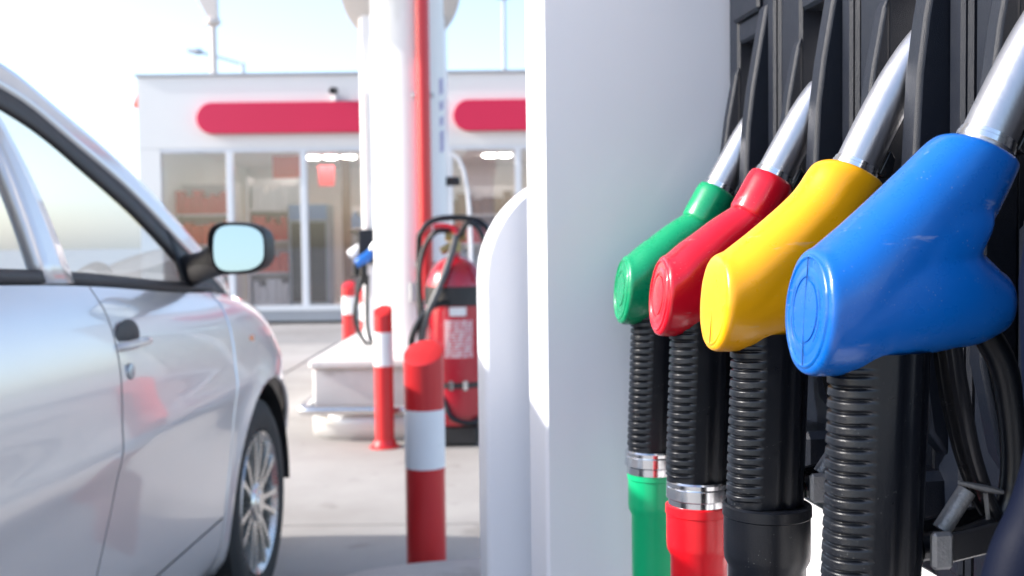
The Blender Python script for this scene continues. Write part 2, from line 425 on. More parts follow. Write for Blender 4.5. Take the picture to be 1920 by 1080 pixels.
# ------------------------------------------------------------------ nozzles
def V2(p): return Vector((p[0], 0, p[1]))
def sweep_solid(top, low, tab, n=40, end='round', e=2.2, cap=True):
    T = resample(catmull([V2(p) for p in top], 8), n); Lo = resample(catmull([V2(p) for p in low], 8), n)
    seg = 40; rs = []
    def ring(c, d, a, bth, off=Vector((0, 0, 0)), sc=1):
        out = []
        for i in range(seg):
            th = 2 * PI * i / seg; cs, sn = math.cos(th), math.sin(th)
            p = c + off + d * (a * sc * math.copysign(abs(cs) ** (2 / e), cs)); p.y += bth * sc * math.copysign(abs(sn) ** (2 / e), sn)
            out.append(p)
        return out
    for i in range(n):
        c = (T[i] + Lo[i]) / 2; d = T[i] - Lo[i]; a = d.length / 2; d.normalize()
        rs.append(ring(c, d, a, sinterp(tab, i / (n - 1))))
    c = (T[-1] + Lo[-1]) / 2; d = T[-1] - Lo[-1]; a = d.length / 2; d.normalize()
    fw = c - (T[-3] + Lo[-3]) / 2; nn = Vector((-d.z, 0, d.x)); nn = nn if nn.dot(fw) > 0 else -nn
    if end == 'round':
        for (sc, of) in ((.95, .0030), (.86, .0048), (.70, .0060), (.40, .0068)): rs.append(ring(c, d, a, tab[-1][1], nn * of, sc))
    c0 = (T[0] + Lo[0]) / 2; d0 = T[0] - Lo[0]; a0 = d0.length / 2; d0.normalize(); n0 = Vector((-d0.z, 0, d0.x)); n0 = n0 if n0.x < 0 else -n0
    if cap:
        rs.insert(0, ring(c0, d0, a0, tab[0][1], n0 * .0024, .985)); rs.insert(0, ring(c0, d0, a0, tab[0][1], n0 * .0044, .935)); rs.insert(0, ring(c0, d0, a0, tab[0][1], n0 * .0048, .70))
    return rs, (c0, d0, n0, a0)
def cover_mesh(kind):
    if kind != 'neck':
        t1 = [(.003, .038), (.0245, .0556), (.0505, .0788), (.0690, .0960), (.0760, .1015), (.0815, .1040)]
        l1 = [(-.0023, -.0375), (.020, -.030), (.050, -.008), (.080, .022), (.1030, .0440), (.1150, .0640), (.1240, .0830)]
        b1 = [(0, .0340), (.2, .0335), (.5, .0300), (.8, .0260), (1, .0245)]
        t2 = [(.003, .036), (.030, .048), (.060, .052), (.085, .0465), (.0970, .0365), (.1050, .0290), (.1090, .0245)]
        l2 = [(-.0023, -.0375), (.0150, -.0372), (.0312, -.0330), (.0578, -.0275), (.0820, -.0240), (.0980, -.0215), (.1080, -.0165)]
        b2 = [(0, .0335), (.3, .0325), (.7, .0300), (1, .0270)]
        t3 = [(.012, .040), (.045, .068), (.068, .087), (.088, .083), (.1030, .0620)]
        l3 = [(.012, -.026), (.045, -.018), (.075, -.008), (.088, .008), (.0945, .034)]
        b3 = [(0, .0315), (.5, .0295), (1, .0240)]
    if kind == 'wide':
        t1 = [(.006, .037), (.0330, .0575), (.0600, .0810), (.0735, .0995), (.0790, .1040), (.0860, .1055)]; l1[-1] = (.1265, .0840); t3 = [(.014, .040), (.050, .068), (.074, .091), (.094, .088), (.1110, .068)]
    if kind == 'neck':
        t1 = [(.008, .034), (.020, .0440), (.033, .0530), (.052, .0665), (.0705, .0775)]
        l1 = [(.001, -.0400), (.020, -.031), (.045, -.008), (.072, .016), (.092, .036), (.1070, .0560)]
        b1 = [(0, .0330), (.2, .0325), (.5, .0285), (.8, .0235), (1, .0215)]
        t2 = [(.008, .032), (.030, .043), (.055, .048), (.080, .0430), (.0975, .0330), (.1070, .0260), (.1110, .0225)]
        l2 = [(.001, -.0400), (.0150, -.0402), (.0320, -.0340), (.0578, -.0285), (.0847, -.0245), (.1010, -.0222), (.1110, -.0170)]
        b2 = [(0, .0325), (.3, .0310), (.7, .0280), (1, .0250)]
        t3 = [(.015, .036), (.040, .054), (.062, .068), (.080, .066), (.0940, .050)]
        l3 = [(.015, -.028), (.040, -.020), (.065, -.010), (.085, .004), (.0930, .026)]
        b3 = [(0, .0305), (.5, .0270), (1, .0215)]
    r1, C0 = sweep_solid(t1, l1, b1, end='flat'); r2, _ = sweep_solid(t2, l2, b2, end='round')
    r3, _ = sweep_solid(t3, l3, b3, n=24, end='flat', cap=False)
    b = MB(); b.rings(r1); b.rings(r2); b.rings(r3)
    o = b.build('tmp', None)
    md = o.modifiers.new('r', 'REMESH'); md.mode = 'VOXEL'; md.voxel_size = .0010; md.use_smooth_shade = True
    ms = o.modifiers.new('s', 'SMOOTH'); ms.factor = .5; ms.iterations = 40
    dg = bpy.context.evaluated_depsgraph_get(); me = bpy.data.meshes.new_from_object(o.evaluated_get(dg)); me.name = 'cover'
    bpy.data.objects.remove(o)
    me.polygons.foreach_set('use_smooth', [True] * len(me.polygons))
    return me, C0
COVERS = {k: cover_mesh(k) for k in ('full', 'wide', 'neck')}

def end_cap_mesh(c0, d0, nrm, a0, th0):
    """oval relief: rim, groove, raised centre"""
    b = MB(); seg = 56; rs = []
    prof = [(.905, .0022), (.885, .0046), (.855, .0056), (.825, .0055), (.80, .0042), (.765, .0038), (.735, .0042), (.65, .0052), (.56, .0055), (.535, .0054), (.515, .0040), (.49, .0040), (.475, .0056), (.3, .0058), (.12, .0059), (.01, .0059)]
    for (r, hgt) in prof:
        ring = []
        for i in range(seg):
            th = 2 * PI * i / seg
            p = c0 + d0 * (a0 * r * math.cos(th)) + nrm * hgt; p.y += th0 * r * math.sin(th); ring.append(p)
        rs.append(ring)
    b.rings(rs, True, True); return b

def strip_on_cap(c0, d0, nrm, a0, th0, path, w_, hgt=.0052):
    b = MB(); pts = [c0 + d0 * (a0 * r * math.cos(t)) + nrm * hgt + Vector((0, th0 * r * math.sin(t), 0)) for (r, t) in path]
    b.tube(pts, w_, 5); return b

def grip_mesh(z_top, z_bot, full=True):
    pitch = .0071; dz = .0006; n = int((z_top - z_bot) / dz); seg = 56; rs = []
    for i in range(n + 1):
        z = z_top - i * dz; t = i / n
        lean = -.005 * (z_top - z) / .13
        flare = .0035 * math.exp(-((z_top - z) / .012) ** 2)
        xc = .0405 + lean; a = .0290; bt = .0215
        ph = ((z_top - .012 - z) % pitch) / pitch
        dd = min(ph, 1 - ph); tt = min(1, max(0, (dd - .05) / .15)); rib = tt * tt * (3 - 2 * tt) * (.78 + .22 * ph) if (z_top - z) > .008 and (z - z_bot) > .006 else .45
        ring = []
        for k in range(seg):
            th = 2 * PI * k / seg; cs, sn = math.cos(th), math.sin(th)
            x = a * math.copysign(abs(cs) ** .84, cs); y = bt * math.copysign(abs(sn) ** .84, sn)
            rx = x / a
            mask = 1 / (1 + math.exp((rx + .50) * 60))
            dsp = -.0027 * (1 - rib) * mask
            if rx > -.3: dsp += -.0018 * (1 if -.12 < rx < -.06 or .27 < rx < .33 or .69 < rx < .75 else 0) 
            if -.06 <= rx <= .28: dsp += .0006
            l = math.hypot(cs, sn * .75)
            fx = -flare * max(0, -rx)
            ring.append(Vector((xc + x + dsp * cs / l + fx, y + dsp * sn / l, z + .0015 * mask * (rx + .5))))
        rs.append(ring)
    b = MB(); b.rings(rs, True, True); return b

def nozzle(k, colour, kind, off, label):
    v = k * SP
    root = empty('fuel_nozzle', Vector((OX, OY, OZ)) + Vector((math.cos(H), math.sin(H), 0)) * off[0] + Vector((-math.sin(H), math.cos(H), 0)) * v + Vector((0, 0, off[1])), H, label, 'fuel nozzle', 'fuel nozzles hanging in the dispenser')
    mc = M[colour]
    cm, C0 = COVERS[kind]; cm = cm.copy(); cm.materials.append(mc)
    cover = link(bpy.data.objects.new('cover', cm), root)
    th0 = .0330 if kind == 'neck' else .0335
    ec = end_cap_mesh(*C0, th0).build('end_cap', mc, root, angle=50)
    seam = mat(colour + '_groove_shade', tuple(c * .35 for c in {'blue': (.003, .13, .55), 'yellow': (.75, .42, .004), 'red': (.55, .01, .03), 'green': (0, .25, .1)}[colour]), .6)  # darkened cover colour paints in the parting groove's shade; arc marks share it
    line = [(.84, 0), (.45, 0.0), (.1, 0), (.1, PI), (.45, PI + .03), (.84, PI + .06)]
    if colour in ('blue', 'yellow'):
        strip_on_cap(*C0, th0, line, .00034, .0057).build('seam', seam, ec)
    r0 = .62
    for (t0, t1) in ((.9, 1.5), (1.75, 2.35), (-2.4, -1.75), (-1.5, -.95)):
        for rr in (.60,):
            strip_on_cap(*C0, th0, [(rr, t0 + (t1 - t0) * q / 8) for q in range(9)], .00030, .0053).build('mark', seam, ec)
    if kind == 'neck':   # separate neck sleeve above the seam
        nk = MB(); 
        dirn = Vector((.5, 0, .866)); rs = []
        for (t, r) in ((-.004, .0185), (.0, .0210), (.003, .0217), (.016, .0216), (.030, .0217), (.036, .0213), (.0395, .0200), (.0405, .0175)):
            c = V2((.0875, .0678)) + dirn * t; a = Vector((-dirn.z, 0, dirn.x))
            rs.append([c + a * (r * math.cos(2 * PI * i / 36)) + Vector((0, r * math.sin(2 * PI * i / 36), 0)) for i in range(36)])
        nk.rings(rs); nk.build('neck_sleeve', mc, root, angle=60)
    # spout
    axis = [V2(p) for p in ((.100, .086), (.107, .098), (.1245, .1320), (.1430, .1640), (.1640, .1920), (.1900, .2140), (.2150, .2260))]
    if kind == 'neck': axis = [V2(p) for p in ((.101, .090), (.1085, .1040), (.1255, .1340), (.1450, .1660), (.1680, .1930), (.1940, .2140), (.2200, .2260))]
    P = catmull(axis, 6); nP = len(P)
    R = []
    for i in range(nP):
        t = i / (nP - 1)
        r = .0162 - .0012 * t
        if kind == 'neck': r = .0166 - .001 * t - (.0022 if t > .60 else 0)
        R.append(r)
    b = MB(); b.tube(P, R, 28); b.build('spout', M['alu'], root, angle=50)
    b = MB(); t = (P[9] - P[5]).normalized(); c = P[6]
    b.tube([c - t * .002, c + t * .0012, c + t * .0016, c + t * .004, c + t * .0043], [.0178, .0178, .0172, .0172, .0164], 28)
    b.build('spout_ring', M['steel'], root, angle=40)
    # small black hook plate under the spout
    b = MB(); b.prism([(.1235, .0935), (.1300, .0905), (.1345, .0945), (.1370, .1050), (.1330, .1120)], lambda x, z: (x, -.006, z), lambda x, z: (x, .006, z)); b.build('hook_plate', M['blackg'], root, bevel=.001)
    # grip
    zt = -.024
    zbot = {0: -.172, 1: -.1535, 2: -.1725, 3: -.1765}[k]
    grip_mesh(zt, zbot).build('grip', M['rubber'], root, angle=75)
    # swivel ring and hose sleeve
    cx = .0385 + (-.006 if k else -.005)
    cx = {0: .0335, 1: .0375, 2: .0362, 3: .0328}[k]
    if k in (2, 3, 0):
        b = MB(); z0 = zbot
        b.lathe([(.0275, z0 + .001), (.0292, z0 - .0005), (.0292, z0 - .004), (.0284, z0 - .0048), (.0292, z0 - .0056), (.0296, z0 - .015), (.0275, z0 - .0165), (.0275, z0 - .024)], 40, (cx, 0, 0))
        b.build('swivel_ring', M['steel'], root, angle=30)
        z1 = zbot - .0215
    else: z1 = zbot + .001
    sm = {0: M['navy'], 1: M['rubber'], 2: M['red_sl'], 3: M['green_sl']}[k]
    R0 = {0: .031, 1: .0330, 2: .0300, 3: .0270}[k]
    b = MB(); b.lathe([(R0 - .006, z1 - .001), (R0 - .002, z1), (R0, z1 - .0012), (R0 + .0002, z1 - .0085), (R0 - .0008, z1 - .0095), (R0 - .0008, z1 - .036), (R0 - .0012, z1 - .042), (R0 - .0042, z1 - .048), (R0 - .0045, z1 - .14), (R0 - .008, z1 - .16), (R0 - .012, z1 - .161)], 44, (cx, 0, 0))
    b.build('hose_sleeve', sm, root, angle=30)
    # hose: hangs, loops near the island and returns into the casing
    b = MB(); zl = z1 - .15
    b.tube([(cx, 0, zl), (cx, 0, zl - .15), (cx - .01, .0, -.62), (.05, .0, -.78), (.11, .0, -.80), (.16, .0, -.72), (.21, .0, -.62)], .0125, 14, smooth=8); b.build('hose', M['rubber'], root)
    # trigger guard: black loop from the lobe down to the grip
    b = MB(); b.tube([(.106, 0, -.012), (.119, 0, -.035), (.126, 0, -.070), (.127, 0, -.105), (.119, 0, -.128), (.100, 0, -.138), (.078, 0, -.141), (.066, 0, -.142)], .0085, 12, smooth=6, ell=(1.0, .9)); b.build('trigger_guard', M['rubber'], root)
    b = MB(); b.box((.094, -.0165, -.135), (.055, .003, .017), ry=-.18, bev=.001); b.box((.094, .0165, -.135), (.055, .003, .017), ry=-.18, bev=.001); b.box((.121, 0, -.131), (.004, .036, .017), bev=.001)
    b.build('guard_strap', M['blackg'], root)
    b = MB(); b.box((.0705, -.0175, -.139), (.013, .006, .022), bev=.002); b.build('clip_block', M['dullmetal'], root)
    # trigger lever: folded black strip with a raised edge
    b = MB()
    for (yy, wd) in ((-.008, .0035), (.008, .0035)):
        b.tube([(.083, yy, -.020), (.088, yy, -.050), (.096, yy, -.085), (.105, yy, -.112), (.112, yy, -.126)], [.0085, .0090, .0075, .0050, .0035], 8, smooth=5, ell=(.6, .45))
    b.tube([(.086, 0, -.022), (.091, 0, -.050), (.099, 0, -.085), (.108, 0, -.112), (.114, 0, -.124)], .0075, 8, smooth=5, ell=(.5, 1.2))
    b.build('trigger', M['blackg'], root)
    b = MB(); b.tube([(.084, -.012, -.101), (.100, -.013, -.105), (.112, -.012, -.108)], [.0012, .0022, .0014], 6); b.tube([(.101, -.012, -.108), (.104, -.010, -.124)], .0014, 6)
    b.tube([(.078, -.004, -.131), (.094, -.004, -.108)], .0055, 18)
    b.build('latch', M['dullmetal'], root)
    return root
nozzle(0, 'blue', 'full', (0, 0), 'blue fuel nozzle, nearest in the dispenser row, hanging spout up in its black holster')
nozzle(1, 'yellow', 'wide', (.001, -.003), 'yellow fuel nozzle with a black hose sleeve, hanging between the blue and red nozzles')
nozzle(2, 'red', 'neck', (.004, -.004), 'red fuel nozzle with a red hose sleeve below its ribbed black grip')
nozzle(3, 'green', 'neck', (.011, -.006), 'green fuel nozzle with a green hose sleeve, beside the white dispenser column')

# blurred navy hose close to the lens at the right border
hz = empty('navy_hose', (0, 0, 0), 0, 'dark navy hose curving past the lower right corner, below the blue nozzle', 'hose')
P = [at(1995, 760, .55), at(1985, 860, .54), at(1958, 960, .53), at(1915, 1060, .525), at(1890, 1180, .525), at(1880, 1400, .53), at(1880, 1900, .56), at(2000, 2600, .72)]
hz.location = P[-1]
b = MB(); b.tube([p - P[-1] for p in P], .0165, 16, smooth=8); b.build('tube', M['navy'], hz)
b = MB(); q = at(1990, 560, .56) - P[-1]; b.tube([P[0] - P[-1] + Vector((0, 0, -.01)), P[0] - P[-1] + Vector((0, 0, .02)), q + Vector((.0, 0, .01)), q + Vector((0, 0, .04))], [.018, .0205, .0205, .017], 20); b.build('ferrule', M['navy'], hz)

# ------------------------------------------------------------------ bollards
def bollard(px, py_top, py_base, d, rad, z0, zw0, zw1, ztop, label, tilt_dir=-1.75, flange=False):
    c = at(px, py_base, d); root = empty('bollard', (c.x, c.y, z0), 0, label, 'bollard', 'red and white bollards round the islands')
    n = 36
    def cyl(za, zb, r, cut=False):
        lo = [Vector((r * math.cos(2 * PI * i / n), r * math.sin(2 * PI * i / n), za)) for i in range(n)]
        up = []
        for p in lo:
            z = zb
            if cut: z = zb + (p.x * math.cos(tilt_dir) + p.y * math.sin(tilt_dir)) / r * (-.55) * rad - rad * .55
            up.append(Vector((p.x, p.y, z)))
        mid = [] 
        if cut:
            cx = Vector((0, 0, zb - rad * .55))
            up2 = [cx + (p - cx) * .90 + Vector((0, 0, .004)) for p in up]
            return [lo, up, up2]
        return [lo, up]
    b = MB(); b.rings(cyl(0, zw0, rad)); b.build('lower_post', M['bred'], root)
    b = MB(); b.rings(cyl(zw0, zw1, rad + .0012)); b.build('white_band', M['bwhite'], root)
    b = MB(); b.rings(cyl(zw1, ztop, rad, True)); b.build('slanted_top', M['bred'], root)
    if flange:
        b = MB(); b.lathe([(rad + .03, -.0), (rad + .03, .008), (rad + .015, .012), (rad + .004, .04)], 36); b.build('flange', M['bred'], root)
    return root
bollard(801, 645, 1120, 3.22, .0605, 0, .385, .562, .765, 'nearest red and white bollard with slanted top, standing at the rounded island end')
bollard(722, 570, 835, 5.55, .050, 0, .43, .605, .745, 'red and white bollard with a bolted foot, in front of the concrete plinth', flange=True)
bollard(656, 527, 676, 9.6, .058, 0, .44, .60, .735, 'farthest left red and white bollard, behind the concrete plinth')
bollard(686, 540, 676, 9.9, .045, 0, .36, .52, .66, 'small red and white bollard half hidden by the far pump hoses')

# ------------------------------------------------------------------ far island: plinth, pillar, pump
pl = empty('concrete_plinth', (at(740, 820, 5.8).x, 5.80, 0), 0, 'raised pale concrete plinth with a bent steel guard rail at its end', 'plinth')
X0 = at(583, 700, 5.85).x - pl.location.x; PH = .43
b = MB(); b.box((X0 + .75, 1.9, PH / 2 - .02), (1.50, 3.6, PH - .04 + .04 - .05), bev=.012); b.build('block', M['plinthc'], pl)
b = MB(); b.box((X0 + .75, 1.89, PH - .028), (1.53, 3.66, .05), bev=.012); b.build('top_slab', M['plinthc'], pl)
b = MB(); b.tube([(X0 - .035, .8, .17), (X0 - .035, .15, .17), (X0 - .02, -.03, .17), (X0 + .06, -.075, .17), (X0 + .75, -.085, .17), (X0 + 1.42, -.075, .17), (X0 + 1.53, .0, .17)], .028, 12, smooth=6); b.build('guard_rail', M['steel'], pl)
b = MB(); b.grid(lambda u, v: (lambda a: (X0 + .75 + .785 * math.copysign(abs(math.cos(a)) ** .35, -math.cos(a)), .55 - .62 * abs(math.sin(a)) ** .5, .002 + .165 * v))(PI * u), 40, 1)
b.build('skirt', M['beigew'], pl, solid=.01)

pc = at(772, 600, 6.25)
pil = empty('canopy_pillar', (pc.x, 6.25, 0), 0, 'tall white round canopy pillar with a red pipe running up its front', 'pillar')
b = MB(); b.lathe([(.235, PH - .02), (.235, PH + .03), (.212, PH + .035), (.212, 4.62)], 56); b.build('shaft', M['whitepost'], pil)
px = at(795, 300, 6.02); b = MB(); b.tube([(px.x - pc.x + .002, -.235, .75), (px.x - pc.x, -.235, 4.61)], .040, 20); b.build('pipe', M['pipe'], pil)
for z_ in (.95, 1.9, 2.9, 3.9):
    b = MB(); b.box((px.x - pc.x, -.205, z_), (.12, .05, .02), bev=.003); b.build('pipe_clamp', M['greysteel'], pil)
# violet print down the right side of the pillar
b = MB()
for i, (z_, hgt) in enumerate(((1.96, .09), (1.85, .05), (1.76, .05), (1.66, .09), (1.60, .03))):
    for j in range(2):
        a = math.radians(-25 + j * 7); b.box((.2135 * math.cos(a), .2135 * math.sin(a), z_ + .012 * j), (.003, .018, hgt), rz=a)
b.build('print_strip', M['violet'], pil)
b = MB(); b.box((-.02 + .07, -.225, at(780, 548, 6.02).z), (.07, .05, .11), bev=.006); b.build('bracket', M['greysteel'], pil)

# canopy above (shades the pillar)
can = empty('canopy', (pc.x, 6.25, 4.62), 0, 'flat white forecourt canopy roof over the pumps', 'canopy')
b = MB(); b.box((-.1, .3, .06), (8.6, 6.6, .10)); b.build('soffit', M['facade'], can)
b = MB(); b.box((-.1, .3, .36), (8.7, 6.7, .50), bev=.02); b.build('roof', M['white'], can)

# far pump behind the pillar
fp = empty('far_fuel_pump', (at(760, 640, 7.0).x, 7.05, PH), 0, 'white fuel pump tower with a round head behind the canopy pillar', 'fuel pump')
fx = fp.location.x
cL = at(681, 300, 7.0).x - fx; cR = at(838, 300, 7.0).x - fx
b = MB(); b.box(((cL + cR) / 2, 0, 1.05), (cR - cL, .34, 2.10), bev=.02); b.build('tower', M['white'], fp)
b = MB(); dc = at(748, -28, 6.9); b.lathe([(.34, -.06), (.385, -.05), (.39, -.03), (.39, .03), (.385, .05), (.34, .06)], 56, (dc.x - fx, -.05, dc.z - PH), 'Y'); b.build('round_head', M['beige'], fp)
b = MB(); b.box((cL + .035, -.175, .95), (.03, .02, 1.3), bev=.004); b.build('edge_trim', M['shelfw'], fp)
b = MB(); b.box((cL + .10, -.172, 1.20), (.05, .016, .34), bev=.004); b.build('display_panel', M['shopgrey'], fp)
b = MB(); b.box((cL + .04, -.20, .62), (.12, .06, .22), bev=.01); b.build('nozzle_boot', M['blackp'], fp)
# curved white side guard on the right of the tower
gp = [at(843, 286, 6.9), at(860, 300, 6.9), at(872, 335, 6.9), at(880, 400, 6.9), at(884, 520, 6.9), at(884, 640, 6.9)]
b = MB(); b.tube([p - fp.location for p in gp], .013, 10, smooth=6); b.build('side_guard', M['white'], fp)
q = at(848, 340, 6.85) - fp.location; b = MB(); b.lathe([(.022, -.05), (.03, -.045), (.03, .045), (.022, .05)], 20, q, 'X'); b.build('knob', M['blackg'], fp)
# nozzles and hoses hung on the far pump (small)
def far_nozzle(x, y, d, m_, label):
    c = at(x, y, d); r = empty('fuel_nozzle', c, 0, label, 'fuel nozzle', 'small nozzles on the far pump')
    b = MB(); b.tube([(-.050, 0, -.030), (-.02, 0, -.012), (.02, 0, .018), (.045, 0, .055)], [.030, .036, .032, .020], 16, smooth=4); b.build('cover', m_, r)
    b = MB(); b.tube([(.042, 0, .05), (.06, 0, .085), (.09, 0, .12)], .016, 12, smooth=3); b.build('spout', M['alu'], r)
    b = MB(); b.tube([(-.005, 0, -.03), (-.008, 0, -.16)], .024, 12); b.build('grip', M['rubber'], r)
    return r
far_nozzle(683, 486, 6.72, M['blue'], 'tiny blue nozzle hanging on the far pump left of the pillar')
far_nozzle(670, 470, 6.86, M['white'], 'tiny white nozzle behind the blue one on the far pump')
for (pts, lab) in ((((679, 520), (668, 565), (666, 600), (678, 632), (697, 655)), 'thin black hose looping left from the far blue nozzle'),
                   (((689, 515), (688, 570), (690, 620), (700, 648)), 'straight black hose hanging right below the far blue nozzle')):
    ps = [at(x, y, 6.70) for x, y in pts]; b = MB(); b.tube([p - ps[-1] for p in ps], .0135, 8, smooth=6)
    o = b.build('hose', M['rubber']); o.location = ps[-1]; tag(o, lab, 'hose', 'hoses of the far pump')

# ------------------------------------------------------------------ wheeled fire extinguisher
ec = at(858, 835, 5.62)
ex = empty('fire_extinguisher', (ec.x, 5.62, 0), 0, 'big red wheeled fire extinguisher with black hose and frame, by the white pillar', 'fire extinguisher')
R = .160
prof = [(.05, .10), (.12, .115), (R, .17), (R, .80)] + [(R * math.cos(a), .80 + .20 * math.sin(a)) for a in [PI / 2 * k / 8 for k in range(1, 8)]] + [(.03, 1.005), (.03, 1.03)]
b = MB(); b.lathe(prof, 44); b.build('cylinder', M['exred'], ex)
b = MB(); b.lathe([(R + .001, .74), (R + .004, .742), (R + .004, .835), (.148, .845)], 44, caps=(False, False)); b.build('strap', M['dark'], ex)
for z_ in (.315,):
    b = MB(); b.lathe([(R + .001, z_), (R + .004, z_ + .002), (R + .004, z_ + .028), (R + .001, z_ + .03)], 44, caps=(False, False)); b.build('strap', M['dark'], ex)
    for a in (-1.70, -1.25):
        b = MB(); b.box(((R + .008) * math.cos(a), (R + .008) * math.sin(a), z_ + .015), (.014, .022, .05), rz=a, bev=.003); b.build('buckle', M['steel'], ex)
def wrap(z0, z1, a0, a1, r, m_, name, par):
    b = MB(); b.grid(lambda u, v: (r * math.cos(a0 + (a1 - a0) * u), r * math.sin(a0 + (a1 - a0) * u), z0 + (z1 - z0) * v), 14, 1); return b.build(name, m_, par)
wrap(.69, .735, -1.72, -1.18, R + .003, M['label'], 'white_label', ex)
lb = wrap(.47, .675, -1.90, -.95, R + .002, mat('label_red', (.58, .05, .08), .45), 'instruction_label', ex)
b = MB()
for i in range(13):
    z_ = .665 - i * .0150; a0 = -1.88
    while a0 < -1.0:
        l = random.uniform(.05, .26); a1 = min(a0 + l, -.98)
        b.grid(lambda u, v: ((R + .0035) * math.cos(a0 + (a1 - a0) * u), (R + .0035) * math.sin(a0 + (a1 - a0) * u), z_ - .008 * v), 3, 1); a0 = a1 + random.uniform(.02, .07)
b.build('faded_print', M['label'], lb)
b = MB(); b.tube([(-.192, .10, .15), (-.194, .07, .60), (-.194, .05, 1.02), (-.175, .03, 1.13), (-.11, .02, 1.185), (0, .02, 1.198), (.11, .02, 1.185), (.175, .03, 1.13), (.194, .05, 1.02), (.194, .07, .60), (.192, .10, .15)], .0165, 10, smooth=6); b.build('frame', M['blackg'], ex)
b = MB(); b.tube([(.03, -.04, 1.10), (.07, -.06, 1.165), (.12, -.07, 1.15), (.155, -.08, 1.08), (.16, -.09, .98), (.15, -.12, .88)], .015, 10, smooth=6); b.build('hose', M['rubber'], ex)
b = MB(); b.tube([(-.16, -.09, .62), (-.185, -.05, .85), (-.165, -.03, 1.02), (-.10, -.05, 1.12), (-.02, -.05, 1.13)], .0135, 10, smooth=6); b.build('hose', M['rubber'], ex)
b = MB(); b.tube([(0, 0, 1.02), (0, 0, 1.10)], .032, 14); b.tube([(-.05, -.01, 1.10), (.06, 0, 1.10)], .024, 12); b.tube([(-.02, -.02, 1.05), (-.07, -.03, 1.02)], .022, 12); b.build('valve', M['brass'], ex)
b = MB(); b.tube([(-.11, .0, 1.145), (-.06, 0, 1.15), (.0, -.01, 1.135), (.02, -.02, 1.10)], .02, 10, smooth=4); b.build('lever', M['exred'], ex)
b = MB(); b.tube([(.01, -.05, 1.10), (-.02, -.12, .98), (-.08, -.18, .82), (-.135, -.19, .70), (-.165, -.18, .58), (-.17, -.17, .46)], .0185, 10, smooth=6); b.build('hose', M['greyhose'], ex)
b = MB(); b.tube([(-.03, -.16, .76), (-.10, -.18, .745), (-.17, -.19, .68), (-.215, -.19, .58), (-.215, -.18, .50), (-.19, -.17, .43)], .0165, 10, smooth=6); b.build('hose', M['rubber'], ex)
b = MB(); b.tube([(-.08, -.1, .36), (-.04, -.17, .20), (.02, -.18, .15), (.09, -.16, .14), (.14, -.1, .16)], .014, 10, smooth=6); b.build('hose', M['rubber'], ex)
for sx in (-1, 1):
    b = MB(); b.lathe([(.03, -.03), (.10, -.03), (.115, -.015), (.115, .015), (.10, .03), (.03, .03)], 28, (sx * .20, .10, .115), 'X'); b.build('wheel', M['tyre'], ex)
b = MB(); b.tube([(-.2, .1, .115), (.2, .1, .115)], .014, 8); b.box((0, -.02, .06), (.22, .16, .10), bev=.01); b.build('axle', M['dark'], ex)

# ------------------------------------------------------------------ car
car = empty('parked_car', (-1.555, 3.14, 0), math.radians(-1.15), 'silver hatchback car parked at the left, its front wheel and door mirror in view', 'car')
TOPZ = [(-3.25, .80), (-3.1, .97), (-2.6, 1.03), (-2.0, 1.02), (-1.2, .995), (-.6, .955), (-.25, .935), (0, .905), (.2, .855), (.38, .775), (.52, .68), (.63, .57)]
def ztop(s): return sinterp(TOPZ, s)
WP = [(0, .90), (.06, .945), (.2, .972), (.4, .988), (.6, 1.0), (.75, .995), (.86, .978), (.94, .952), (1.0, .915)]
def taper(s):
    if s > 0: return max(0.0, 1 - (s / .65) ** 3.2) ** .4 if s < .65 else 0
    if s < -2.5: return max(0.0, 1 - ((-2.5 - s) / .85) ** 3.2) ** (1 / 2.4)
    return 1
ZB = .20
def side(s, z, inset=0):
    p = min(1, max(0, (z - ZB) / (ztop(s) - ZB)))
    x = .840 * sinterp(WP, p) * taper(s)
    # crisp feature line along the doors
    x += .006 * math.exp(-((z - .70 - .02 * s) / .035) ** 2) * (1 if -2.6 < s < .2 else 0)
    # arch flare
    for (sc) in (0.0 - .02, -2.52):
        r = math.hypot(s - sc, z - .31)
        x += .012 * math.exp(-((r - .355) / .035) ** 2)
    return Vector((x - inset, s, z))
SF = [(.20, -.43), (.40, -.42), (.5, -.40), (.6, -.385), (.71, -.36), (.83, -.335), (.90, -.325), (.98, -.34)]
SR = [(.20, -1.32), (.4, -1.26), (.6, -1.165), (.8, -1.11), (1.0, -1.09)]
SQ = [(.20, -2.02), (.4, -2.05), (.65, -2.16), (.8, -2.20), (1.05, -2.16)]
def car_patch(fs0, fs1, fz0, fz1, nu, nv, sx, lip=True):
    """grid between curves, returned with turned-in lips"""
    b = MB(); rows = []
    for j in range(nv + 1):
        row = []
        for i in range(nu + 1):
            u = i / nu; v = j / nv
            zc = .2 + .7 * v
            for _ in range(4):
                s = fs0(zc) + (fs1(zc) - fs0(zc)) * u
                zc = fz0(s) + (fz1(s) - fz0(s)) * v
            p = side(s, zc); row.append(Vector((sx * p.x, p.y, p.z)))
        rows.append(row)
    if lip:
        dx = Vector((-sx * .03, 0, 0))
        rows = [[p + dx for p in rows[0]]] + rows + [[p + dx for p in rows[-1]]]
        rows = [[r[0] + dx] + r + [r[-1] + dx] for r in rows]
    n = len(rows[0]); vs = [p for r in rows for p in r]
    fs = [(j * n + i, j * n + i + 1, (j + 1) * n + i + 1, (j + 1) * n + i) for j in range(len(rows) - 1) for i in range(n - 1)]
    b.add(vs, fs); return b
